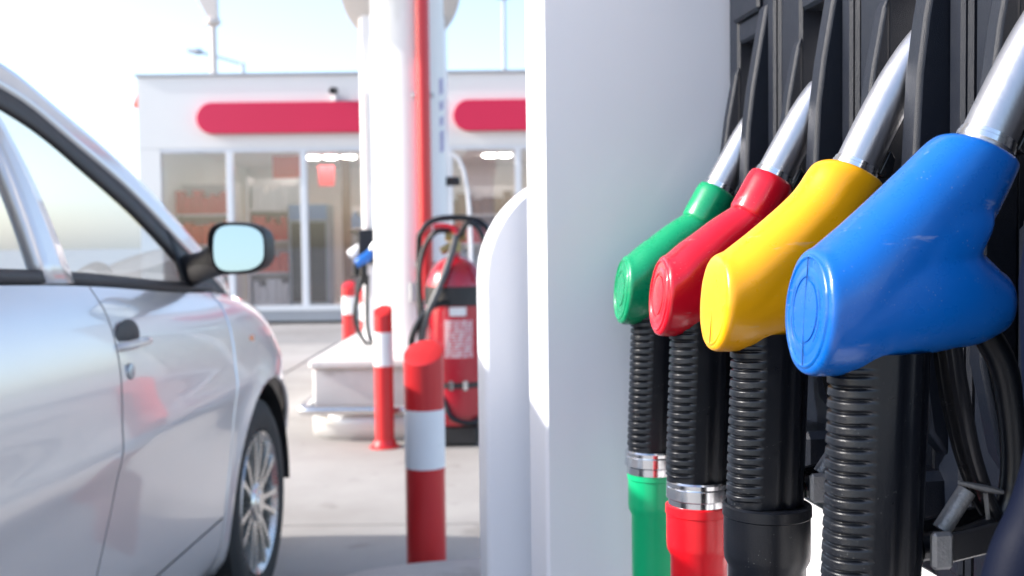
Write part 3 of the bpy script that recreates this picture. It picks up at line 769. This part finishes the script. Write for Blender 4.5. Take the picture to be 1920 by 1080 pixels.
def cut_arch(b, sc, zc, r):
    out = []
    V = [list(v) for v in b.v]
    ins = lambda v: math.hypot(v[1] - sc, v[2] - zc) < r
    keep = [f for f in b.f if not all(ins(b.v[i]) for i in f)]
    used = set(i for f in keep for i in f)
    for i in used:
        v = b.v[i]
        if ins(v):
            d = math.hypot(v[1] - sc, v[2] - zc); k = r / max(d, 1e-4)
            ny, nz = sc + (v[1] - sc) * k, zc + (v[2] - zc) * k
            V[i] = [v[0], ny, nz]
    b.v = [tuple(v) for v in V]; b.f = keep; return b
gap = .004
zt_ = lambda s: ztop(s) - .002
for sx in (1, -1):
    b = car_patch(lambda z: sinterp(SR, z) + gap, lambda z: sinterp(SF, z) - gap, lambda s: .372, zt_, 26, 30, sx)
    d1 = b.build('door', M['paint'], car, angle=50)
    b = car_patch(lambda z: sinterp(SQ, z) + gap, lambda z: sinterp(SR, z) - gap, lambda s: .372, zt_, 26, 30, sx)
    d2 = b.build('door', M['paint'], car, angle=50)
    b = car_patch(lambda z: sinterp(SF, z) + gap, lambda z: .648, lambda s: ZB, zt_, 70, 46, sx, False)
    cut_arch(b, -.02, .315, .362); fnd = b.build('fender', M['paint'], car, angle=50, solid=.012)
    b = car_patch(lambda z: -3.34, lambda z: sinterp(SQ, z) - gap, lambda s: ZB, lambda s: zt_(s), 60, 40, sx, False)
    cut_arch(b, -2.52, .31, .352); b.build('rear_quarter', M['paint'], car, angle=50, solid=.012)
    b = car_patch(lambda z: -2.05, lambda z: sinterp(SF, z) - gap, lambda s: ZB - .02, lambda s: .365, 40, 8, sx)
    b.build('sill', M['paint'], car, angle=50)
    # dark backing behind the gaps, with inner arch liner
    b = MB(); b.grid(lambda u, v: tuple(Vector((sx, 1, 1)) * 1 * 1 if False else (lambda p: Vector((sx * (p.x - .035), p.y, p.z)))(side(-2.02 + 1.58 * u, .24 + .66 * v))), 24, 8); b.build('inner_panel', M['dark'], car)
    for sc in (-.02, -2.52):
        b = MB(); b.grid(lambda u, v: (sx * (.50 + .315 * v), sc + .352 * math.cos(-.02 + (PI + .3) * u), .31 + .352 * math.sin(-.02 + (PI + .3) * u)), 28, 3)
        b.grid(lambda u, v: (sx * .50, sc - .36 + .72 * u, .06 + .61 * v), 1, 1)
        b.build('arch_liner', M['dark'], car)
    # handles
    for sh, dd in ((-1.03, d1), (-2.0, d2)):
        c = side(sh, .885)
        b = MB(); b.lathe([(.001, .004), (.9, .004), (1, .002), (1.02, .0)], 28, (0, 0, 0), 'X'); b.v = [(sx * (c.x - .002 + v[0]), sh + v[1] * .062, .885 + v[2] * .034) for v in b.v]; rec = b.build('handle_recess', M['trim'], dd)
        b = MB(); b.tube([(sx * (c.x + .0), sh - .060, .868), (sx * (c.x + .02), sh - .03, .872), (sx * (c.x + .02), sh + .055, .872), (sx * (c.x - .004), sh + .09, .862)], [.007, .009, .009, .006], 10, smooth=4); b.build('handle', M['paint'], dd)
    c = side(-1.06, .82); b = MB(); b.lathe([(.016, -.004), (.016, .004), (.012, .006)], 20, (sx * c.x, -1.06, .82), 'X'); b.build('lock', M['greysteel'], d1)
    c = side(.03, .80); b = MB(); b.box((sx * c.x, -.14, .80), (.012, .05, .024), bev=.004); b.build('side_marker', M['amber'], car)
    # headlight and tail light follow the body
    b = MB()
    def hl(u, v):
        s = .38 + .23 * u; z = ztop(s) - .15 + .13 * v; p = side(s, z); return (sx * (p.x + .004), p.y, p.z)
    b.grid(hl, 10, 5); b.build('headlight', M['headl'], car)
    b = MB()
    def tl(u, v):
        s = -3.05 - .22 * u; z = .70 + .22 * v; p = side(s, z); return (sx * (p.x + .004), p.y, p.z)
    b.grid(tl, 6, 5); b.build('tail_light', M['tail'], car)

# hood
def shoulder(s): return side(s, ztop(s) - .002).x
def top_pt(s, u, crown):
    xw = shoulder(s); x = xw * u; return Vector((x, s, ztop(s) - .002 + crown * (1 - u * u) ** 1.0))
b = MB(); b.grid(lambda u, v: top_pt(-.30 + .947 * v, 2 * u - 1, .075 * min(1, (.65 - (-.30 + .947 * v)) / .3)), 24, 34); b.build('hood', M['paint'], car, angle=50, solid=.01)
b = MB(); b.box((0, .53, .36), (.9, .2, .16), bev=.03); b.box((0, .632, .36), (.55, .03, .12), bev=.01); b.build('front_grille', M['dark'], car)
# greenhouse
ZR = [(-3.22, 1.00), (-3.05, 1.24), (-2.75, 1.37), (-2.3, 1.425), (-1.7, 1.455), (-1.25, 1.45), (-.98, 1.425), (-.83, 1.367), (-.615, 1.275), (-.37, 1.135), (-.18, 1.01), (-.10, .955)]
def zrail(s): return sinterp(ZR, s)
def gx(s, z):
    zb = ztop(s); x0 = .840 * .915 * taper(s) - .012
    return x0 - max(0, z - zb) * .43 + .02 * math.sin(max(0, min(1, (z - zb) / .45)) * PI)
def gpatch(s0, s1, f0, f1, nu, nv, sx, out=0.0):
    b = MB()
    def fn(u, v):
        zc = 1.1
        a0, a1 = (s0(zc) if callable(s0) else s0), (s1(zc) if callable(s1) else s1)
        s = a0 + (a1 - a0) * u; z0, z1 = f0(s), f1(s); z = z0 + (z1 - z0) * v
        if callable(s0) or callable(s1):
            a0, a1 = (s0(z) if callable(s0) else s0), (s1(z) if callable(s1) else s1); s = a0 + (a1 - a0) * u
            z0, z1 = f0(s), f1(s); z = z0 + (z1 - z0) * v
        return (sx * (gx(s, z) + out), s, z)
    b.grid(fn, nu, nv); return b
rail_off = lambda s: interp([(-3.2, .10), (-2.6, .055), (-1.3, .05), (-.9, .075), (-.4, .085), (-.12, .04)], s)
frame_off = lambda s: interp([(-3.2, .12), (-2.6, .085), (-1.3, .085), (-.95, .13), (-.4, .16), (-.15, .10)], s)
bel = lambda s: ztop(s) + .004
sB0 = lambda z: -1.235 + .02 * (z - 1.0); sB1 = lambda z: -1.125 - .10 * (z - 1.0)
for sx in (1, -1):
    b = gpatch(-3.18, -.12, lambda s: max(bel(s), zrail(s) - rail_off(s)), lambda s: max(bel(s) + .005, zrail(s)), 70, 4, sx, .004); b.build('roof_rail', M['paint'], car, angle=60, solid=.02)
    b = gpatch(-2.85, -.20, lambda s: max(bel(s), zrail(s) - frame_off(s)), lambda s: max(bel(s) + .002, zrail(s) - rail_off(s)), 60, 2, sx, -.004); b.build('window_seal', M['trim'], car, angle=60, solid=.012)
    b = gpatch(-2.85, -.22, lambda s: bel(s), lambda s: min(bel(s) + .022, zrail(s)), 50, 1, sx, -.001); b.build('belt_trim', M['trim'], car, angle=60, solid=.015)
    tp = lambda s: max(bel(s) + .003, zrail(s) - frame_off(s) + .004)
    b = gpatch(sB1, lambda z: -.245 - .12 * (z - .95), bel, tp, 40, 14, sx, -.012); b.build('front_window', M['cglass'], car)
    b = gpatch(-2.25, sB0, bel, tp, 20, 14, sx, -.012); b.build('rear_window', M['cglass'], car)
    b = gpatch(sB0, sB1, bel, lambda s: zrail(s) - .02, 3, 12, sx, .002); b.build('pillar', M['paint'], car, solid=.03)
    b = gpatch(-2.95, -2.23, bel, lambda s: zrail(s) - .02, 14, 12, sx, .002); b.build('pillar', M['paint'], car, solid=.03)
    b = gpatch(-.46, -.14, bel, lambda s: max(bel(s) + .004, zrail(s) - rail_off(s)), 8, 6, sx, -.002); b.build('window_corner', M['dark'], car, solid=.01)
def roof_pt(s, u, crown, dz=0):
    xw = gx(s, zrail(s)) ; x = xw * u; return Vector((x, s + .16 * (1 - u * u) * (1 if s > -1.0 else max(0, 1 + (s + 1.0) / .3)), zrail(s) + dz + crown * (1 - abs(u) ** 2.4)))
b = MB(); b.grid(lambda u, v: roof_pt(-.96 + .84 * v, 2 * u - 1, .03), 20, 14); b.build('windscreen', M['cglass'], car)
b = MB(); b.grid(lambda u, v: roof_pt(-2.75 + 1.80 * v, 2 * u - 1, .035), 20, 20); b.build('roof', M['paint'], car, solid=.02)
b = MB(); b.grid(lambda u, v: roof_pt(-3.18 + .44 * v, 2 * u - 1, .03), 14, 8); b.build('rear_screen', M['cglass'], car)
b = MB(); b.grid(lambda u, v: (lambda s: (shoulder(s) * (2 * u - 1), s, ztop(s) + .02 * (1 - (2 * u - 1) ** 2)))(-3.33 + .25 * v), 14, 6); b.build('tailgate', M['paint'], car)
# interior
b = MB(); b.box((0, -1.2, .30), (1.44, 2.6, .04)); b.build('cabin_floor', M['dark'], car)
b = MB(); b.grid(lambda u, v: (-.66 + 1.32 * u, -.16 - .32 * v, .93 + .03 * math.sin(v * PI) - .10 * v * v), 10, 6); b.box((0, -.40, .78), (1.30, .10, .20), bev=.03); b.build('dashboard', M['dark'], car)
def seat(x, y, w_):
    b = MB(); b.box((x, y, .50), (w_, .50, .16), bev=.05); b.box((x, y - .30, .82), (w_, .14, .62), rx=.22, bev=.05)
    if w_ < .7: b.box((x, y - .37, 1.20), (.26, .09, .17), rx=.12, bev=.035)
    else:
        for q in (-.38, .38): b.box((x + q, y - .37, 1.18), (.24, .09, .14), rx=.12, bev=.03)
    b.build('seat', M['seat'], car)
seat(.36, -1.05, .48); seat(-.36, -1.05, .48); seat(0, -1.95, 1.2)
b = MB(); P = [(-.36 + .18 * math.cos(a), -.60 + .06 * math.sin(a), .93 + .17 * math.sin(a)) for a in [2 * PI * k / 24 for k in range(25)]]; b.tube(P, .014, 8, caps=False); b.build('steering_wheel', M['dark'], car)
# wheels
def make_wheel():
    rim = MB(); rim.lathe([(.185, -.17), (.200, -.165), (.195, -.12), (.185, -.06), (.190, -.015), (.206, .0), (.209, -.006), (.212, -.02)], 48, (0, 0, 0), 'X', (False, False))
    rim.lathe([(.18, -.13), (.02, -.13)], 32, (0, 0, 0), 'X', (False, True))
    w_ = rim.build('wheel', M['rim'], car, recalc=False)
    t = MB(); t.lathe([(.200, -.19), (.235, -.197), (.275, -.195), (.300, -.185), (.310, -.165), (.3115, -.10), (.310, -.04), (.300, -.012), (.275, .002), (.240, .004), (.213, -.004), (.206, -.02)], 56, (0, 0, 0), 'X', (False, False)); t.build('tyre', M['tyre'], w_)
    sp = MB(); sp.rings([[Vector((.002 + a * .02, b_ * wd, r)) + Vector((dx, 0, 0)) for (a, b_) in ((-1, -1), (-1, 1), (.3, .8), (.3, -.8))] for (r, wd, dx) in ((.045, .012, -.022), (.11, .0085, -.016), (.165, .009, -.012), (.200, .014, -.012))])
    sme = sp.mesh('spoke', M['rim'])
    for k in range(14):
        o = bpy.data.objects.new('spoke', sme); link(o, w_); o.rotation_euler = (2 * PI * (k // 2) / 7 + (.17 if k % 2 else -.17), 0, 0)
    h = MB(); h.lathe([(.058, -.05), (.058, -.014), (.05, -.006), (.034, -.004), (.03, .0), (.002, .002)], 32, (0, 0, 0), 'X'); h.build('hub_cap', M['rim'], w_)
    br = MB(); br.lathe([(.15, -.10), (.15, -.08), (.03, -.08)], 32, (0, 0, 0), 'X'); br.build('brake_disc', M['greysteel'], w_)
    return w_
wh = make_wheel(); wh.location = (.812, -.02, .31)
for (x, y, rz) in ((-.812, -.02, PI), (.812, -2.52, 0), (-.812, -2.52, PI)):
    c = copy_tree(wh, car); c.location = (x, y, .31); c.rotation_euler = (.2, 0, rz)
# door mirrors
for sx in (1, -1):
    mc = Vector((.908, -.56, 1.056)); hw = .074; hh = .063
    rs = []
    for (q, sc) in ((-.005, .93), (-.002, .99), (.02, 1.0), (.05, .93), (.075, .74), (.088, .40)):
        ring = []
        for i in range(32):
            a = 2 * PI * i / 32; cs, sn = math.cos(a), math.sin(a)
            ex_ = 2 / 3.2
            ring.append(Vector((sx * (mc.x + hw * sc * math.copysign(abs(cs) ** ex_, cs) + q * .25), mc.y + q - .12 * hw * cs, mc.z + hh * sc * math.copysign(abs(sn) ** ex_, sn) * (1.0 - .12 * cs))))
        rs.append(ring)
    b = MB(); b.rings(rs, False, True); b.rings([[Vector((p.x, p.y + .006, p.z)) for p in rs[1]], rs[0]], True, False)
    mh = b.build('door_mirror', M['dark'], car)
    gl = []
    for i in range(32):
        a = 2 * PI * i / 32; cs, sn = math.cos(a), math.sin(a); ex_ = 2 / 3.0
        x = hw * .80 * math.copysign(abs(cs) ** ex_, cs) + .008; z = hh * .86 * math.copysign(abs(sn) ** ex_, sn) * (1 - .12 * cs); gl.append(Vector((sx * (mc.x + x), mc.y - .0085 + .13 * (x - .045) + .05 * z, mc.z + z)))
    b = MB(); b.add(gl + [v + Vector((0, .003, 0)) for v in gl], [tuple(range(32)), tuple(range(63, 31, -1))] + [(i, (i + 1) % 32, 32 + (i + 1) % 32, 32 + i) for i in range(32)]); b.build('mirror_glass', M['mirror'], mh, smooth=False)
    b = MB(); b.tube([(sx * .735, -.40, .998), (sx * .775, -.45, 1.006), (sx * .82, -.51, 1.018), (sx * .862, -.545, 1.034)], [.044, .040, .038, .044], 16, smooth=3, ell=(1, .55)); b.build('mirror_arm', M['trim'], mh)

# ------------------------------------------------------------------ shop
SY = 15.0
shop = empty('shop_building', (-.4, SY, 0), 0, 'low white filling station shop with a glazed front and crimson bands', 'shop')
sx_ = shop.location.x
XL, XR = -5.20 - sx_, 4.4 - sx_; WT, WB, HT = 2.44, .20, 3.44; DEP = 5.5
def sbox(name, x0, x1, y0, y1, z0, z1, m_, bev=0, par=None):
    b = MB(); b.box(((x0 + x1) / 2, (y0 + y1) / 2, (z0 + z1) / 2), (x1 - x0, y1 - y0, z1 - z0), bev=bev); return b.build(name, m_, par or shop)
sbox('fascia', XL, XR, 0, .25, WT, HT, M['facade'])
sbox('parapet_cap', XL - .03, XR + .03, -.03, .28, HT, HT + .035, M['lampgrey'])
sbox('side_wall', XL, XL + .30, 0.002, .30, 0, WT - .002, M['facade'])
sbox('side_wall', XL, XL + .2, .302, DEP, 0, HT - .002, M['facade'])
sbox('side_wall', XR - .3, XR, .002, DEP, 0, WT - .002, M['facade'])
sbox('back_wall', XL + .201, XR - .301, DEP - .2, DEP, 0, HT - .004, M['shelfw'])
sbox('roof_slab', XL + .202, XR - .002, .252, DEP - .202, HT - .45, HT - .25, M['facade'])
sbox('ceiling', XL + .203, XR - .302, .254, DEP - .203, WT + .10, WT + .16, M['shelfw'])
sbox('shop_floor', XL + .203, XR - .302, .12, DEP - .203, 0.0, .06, M['shelfw'])
sbox('base_wall', XL + .302, XR - .302, 0.0, .115, 0, WB - .05, M['lampgrey'])
sbox('sill_rail', XL + .302, XR - .302, -.02, .117, WB - .05, WB + .02, M['mullion'])
sbox('head_rail', XL + .302, XR - .302, 0.01, .10, WT - .06, WT - .001, M['mullion'])
mx = [-4.90, -3.94, -2.905, -1.88, -.86, .105, 1.13, 2.15, 3.17, 4.09]
for i, x in enumerate(mx[1:-1]):
    sbox('mullion', x - sx_ - .045, x - sx_ + .045, .005, .105, WB + .02, WT - .06, M['mullion'], bev=.006)
for a, c in zip(mx, mx[1:]):
    sbox('pane', a - sx_ + (.048 if a > -4.8 else .003), c - sx_ - (.048 if c < 4 else .003), .05, .058, WB + .021, WT - .061, M['glass'])
def sign(x0, x1, z0, z1):
    r = (z1 - z0) / 2; zc = (z0 + z1) / 2; pts = [(x1, z0), (x1, z1)] if False else []
    for k in range(17):
        a = PI / 2 + PI * k / 16; pts.append((x0 + r + r * math.cos(a), zc + r * math.sin(a)))
    for k in range(17):
        a = -PI / 2 + PI * k / 16; pts.append((x1 - r + r * math.cos(a), zc + r * math.sin(a)))
    b = MB(); b.prism(pts, lambda x, z: (x - sx_, -.10, z), lambda x, z: (x - sx_, -.003, z)); return b.build('sign_band', M['signred'], shop, bevel=.01)
sign(-4.36, -1.35, 2.63, 3.06); sign(-.79, 2.6, 2.63, 3.06)
for x in (-3.3, -3.0, -2.7, -.35, -.1, 1.0, 1.3):
    for y in (1.3, 2.9):
        b = MB(); rl = .055 if y < 2 else .11; b.lathe([(rl * .7, 0), (rl, .01), (rl, .03)], 16, (x - sx_, y, WT + .068)); b.build('ceiling_lamp', M['lampglow'], shop)
# small red panel on the left side wall
pq = at(245, 195, 15.6)
b = MB(); b.box((0, 0, 0), (.10, .5, .20), ry=.35, bev=.01); o = b.build('wall_panel', M['shoporange'], shop); o.location = (XL - .12, .6, pq.z)
b = MB(); b.box((XL - .04, .6, pq.z), (.10, .04, .04)); b.build('panel_arm', M['greysteel'], shop)
# security camera
sc = empty('security_camera', (at(630, 180, SY).x, SY - .002, at(630, 176, SY).z), 0, 'small dark security camera on a white bracket above the crimson band', 'security camera')
b = MB(); b.box((0, -.05, -.05), (.05, .10, .12), bev=.01); b.build('bracket', M['white'], sc)
b = MB(); b.tube([(0, -.08, .03), (0, -.30, .0)], .05, 14); b.build('body', M['dark'], sc)

# things inside the shop
def shelf(x, y, w_, h, mats, label, rows=4, name='shop_shelf'):
    r = empty(name, (x, SY + y, .06), 0, label, 'shelf', 'shelves inside the shop')
    b = MB(); b.box((0, .18, h / 2), (w_, .04, h)); b.box((-w_ / 2, 0, h / 2), (.04, .38, h)); b.box((w_ / 2, 0, h / 2), (.04, .38, h)); b.build('frame', M['shelfw'], r)
    for k in range(rows):
        z = .10 + k * (h - .12) / rows
        b = MB(); b.box((0, 0, z), (w_ - .05, .36, .03)); b.build('board', M['shelfw'], r)
        b = MB(); x_ = -w_ / 2 + .06
        m_ = mats[k % len(mats)]
        while x_ < w_ / 2 - .08:
            bw = random.uniform(.06, .16); bh = random.uniform(.5, .8) * (h - .12) / rows
            b.box((x_ + bw / 2, -.02, z + .016 + bh / 2), (bw * .92, .26, bh)); x_ += bw
        b.build('goods', m_, r, smooth=False)
    return r
shelf(-4.62, 1.1, .95, 1.95, [M['shoporange'], M['shopred']], 'tall shelf of red packets behind the leftmost shop pane')
shelf(-3.62, 1.5, .80, 2.05, [M['shelfw'], M['shoporange'], M['shopred']], 'shelf with orange and red goods behind the second shop pane')
shelf(-2.55, 4.2, .8, 1.7, [M['shopgrey'], M['shopblue']], 'dark shelf of grey goods deep in the shop')
shelf(-.45, 1.6, 1.1, 1.9, [M['shopbrown'], M['shopgrey'], M['shopred']], 'shelf of brown packets behind the pane right of the pillar')
shelf(.75, 4.0, .9, 1.8, [M['shopblue'], M['shopgrey']], 'shelf of bluish goods deep behind the right panes')
def poster(x, y, z, w_, h, m_, label):
    b = MB(); b.box((0, 0, 0), (w_, .012, h)); o = b.build('poster', m_); o.location = (x, SY + y, z); tag(o, label, 'poster'); return o
poster(at(545, 205, 17.9).x, 2.7, at(545, 312, 17.7).z, .55, .42, M['shoporange'], 'bright orange poster hanging inside the second shop pane')
poster(at(612, 330, 18).x, 3.0, at(612, 330, 18).z, .26, .34, M['shopred'], 'small dark red poster behind the third shop pane')
b = MB(); cb = empty('drinks_cooler', (-3.05, SY + 1.3, .06), 0, 'grey blue drinks cooler behind the second shop pane', 'cooler')
b.box((0, 0, .82), (.62, .5, 1.62), bev=.03); b.build('body', M['shopgrey'], cb)
b = MB(); b.box((0, -.262, 1.50), (.56, .02, .22), bev=.004); b.build('header', M['shopblue'], cb)
b = MB(); b.box((0, -.258, .75), (.52, .012, 1.2), bev=.004); b.build('door', M['dark'], cb)
b = MB(); b.box((0, 0, 1.2), (.13, .10, 2.4)); o = b.build('post', M['shopbrown']); o.location = (at(650, 400, 17.2).x, 17.2, .06); tag(o, 'brown upright post inside the third shop pane', 'post')
ct = empty('shop_counter', (-1.6, SY + 2.2, .06), 0, 'white shop counter with a red front behind the third pane', 'counter')
b = MB(); b.box((0, 0, .48), (1.2, .6, .96), bev=.01); b.build('front', M['shopred'], ct); b = MB(); b.box((0, 0, .985), (1.3, .7, .045), bev=.008); b.build('worktop', M['shelfw'], ct)

# ------------------------------------------------------------------ masts and lamps behind the shop
def base_at(x, d): q = at(x, 456, d); return Vector((q.x, d, -.06))
ma = empty('sign_mast', base_at(409, 26), 0, 'pale tall mast with a widening triangular head behind the shop roof', 'mast')
mo = ma.location
b = MB(); b.tube([(0, 0, 0), (0, 0, at(408, 48, 26).z + .06)], .085, 16); b.build('pole', M['beige'], ma)
z1 = at(408, 48, 26).z + .06
b = MB(); b.lathe([(.13, 0), (.19, .04), (.19, .14), (.13, .18)], 20, (0, 0, z1)); b.build('collar', M['beige'], ma)
b = MB(); b.prism([(-.12, z1 + .18), (.13, z1 + .18), (.12, z1 + 1.1), (-.15, z1 + 1.7), (-.75, z1 + 1.7), (-.42, z1 + .75)], lambda x, z: (x, -.08, z), lambda x, z: (x, .08, z)); b.build('head', M['beige'], ma, bevel=.02)
la = empty('street_lamp', base_at(463, 30), 0, 'grey street lamp with a long arm to the left above the shop roof', 'street lamp')
zt = at(463, 118, 30).z + .06; q = at(358, 97, 30) - la.location
b = MB(); b.tube([(0, 0, 0), (0, 0, zt)], [.09, .055], 12); b.build('pole', M['lampgrey'], la)
b = MB(); b.tube([(0, 0, zt - .04), (q.x * .5, 0, zt + (q.z - zt) * .55), (q.x + .25, 0, q.z - .02)], .035, 10, smooth=4); b.build('arm', M['lampgrey'], la)
b = MB(); b.tube([(q.x + .34, 0, q.z - .03), (q.x + .2, 0, q.z), (q.x - .1, 0, q.z + .04)], [.05, .10, .05], 12, smooth=4); b.build('lamp_head', M['lampgrey'], la)
tp = empty('light_pole', base_at(950, 34), 0, 'thin grey light pole behind the shop, beside the dispenser column', 'street lamp')
zt = at(950, -4, 34).z + .06
b = MB(); b.tube([(0, 0, 0), (0, 0, zt)], [.09, .06], 12); b.build('pole', M['lampgrey'], tp)
b = MB(); b.box((0, 0, zt + .04), (.50, .25, .12), bev=.03); b.build('lamp_head', M['lampgrey'], tp)
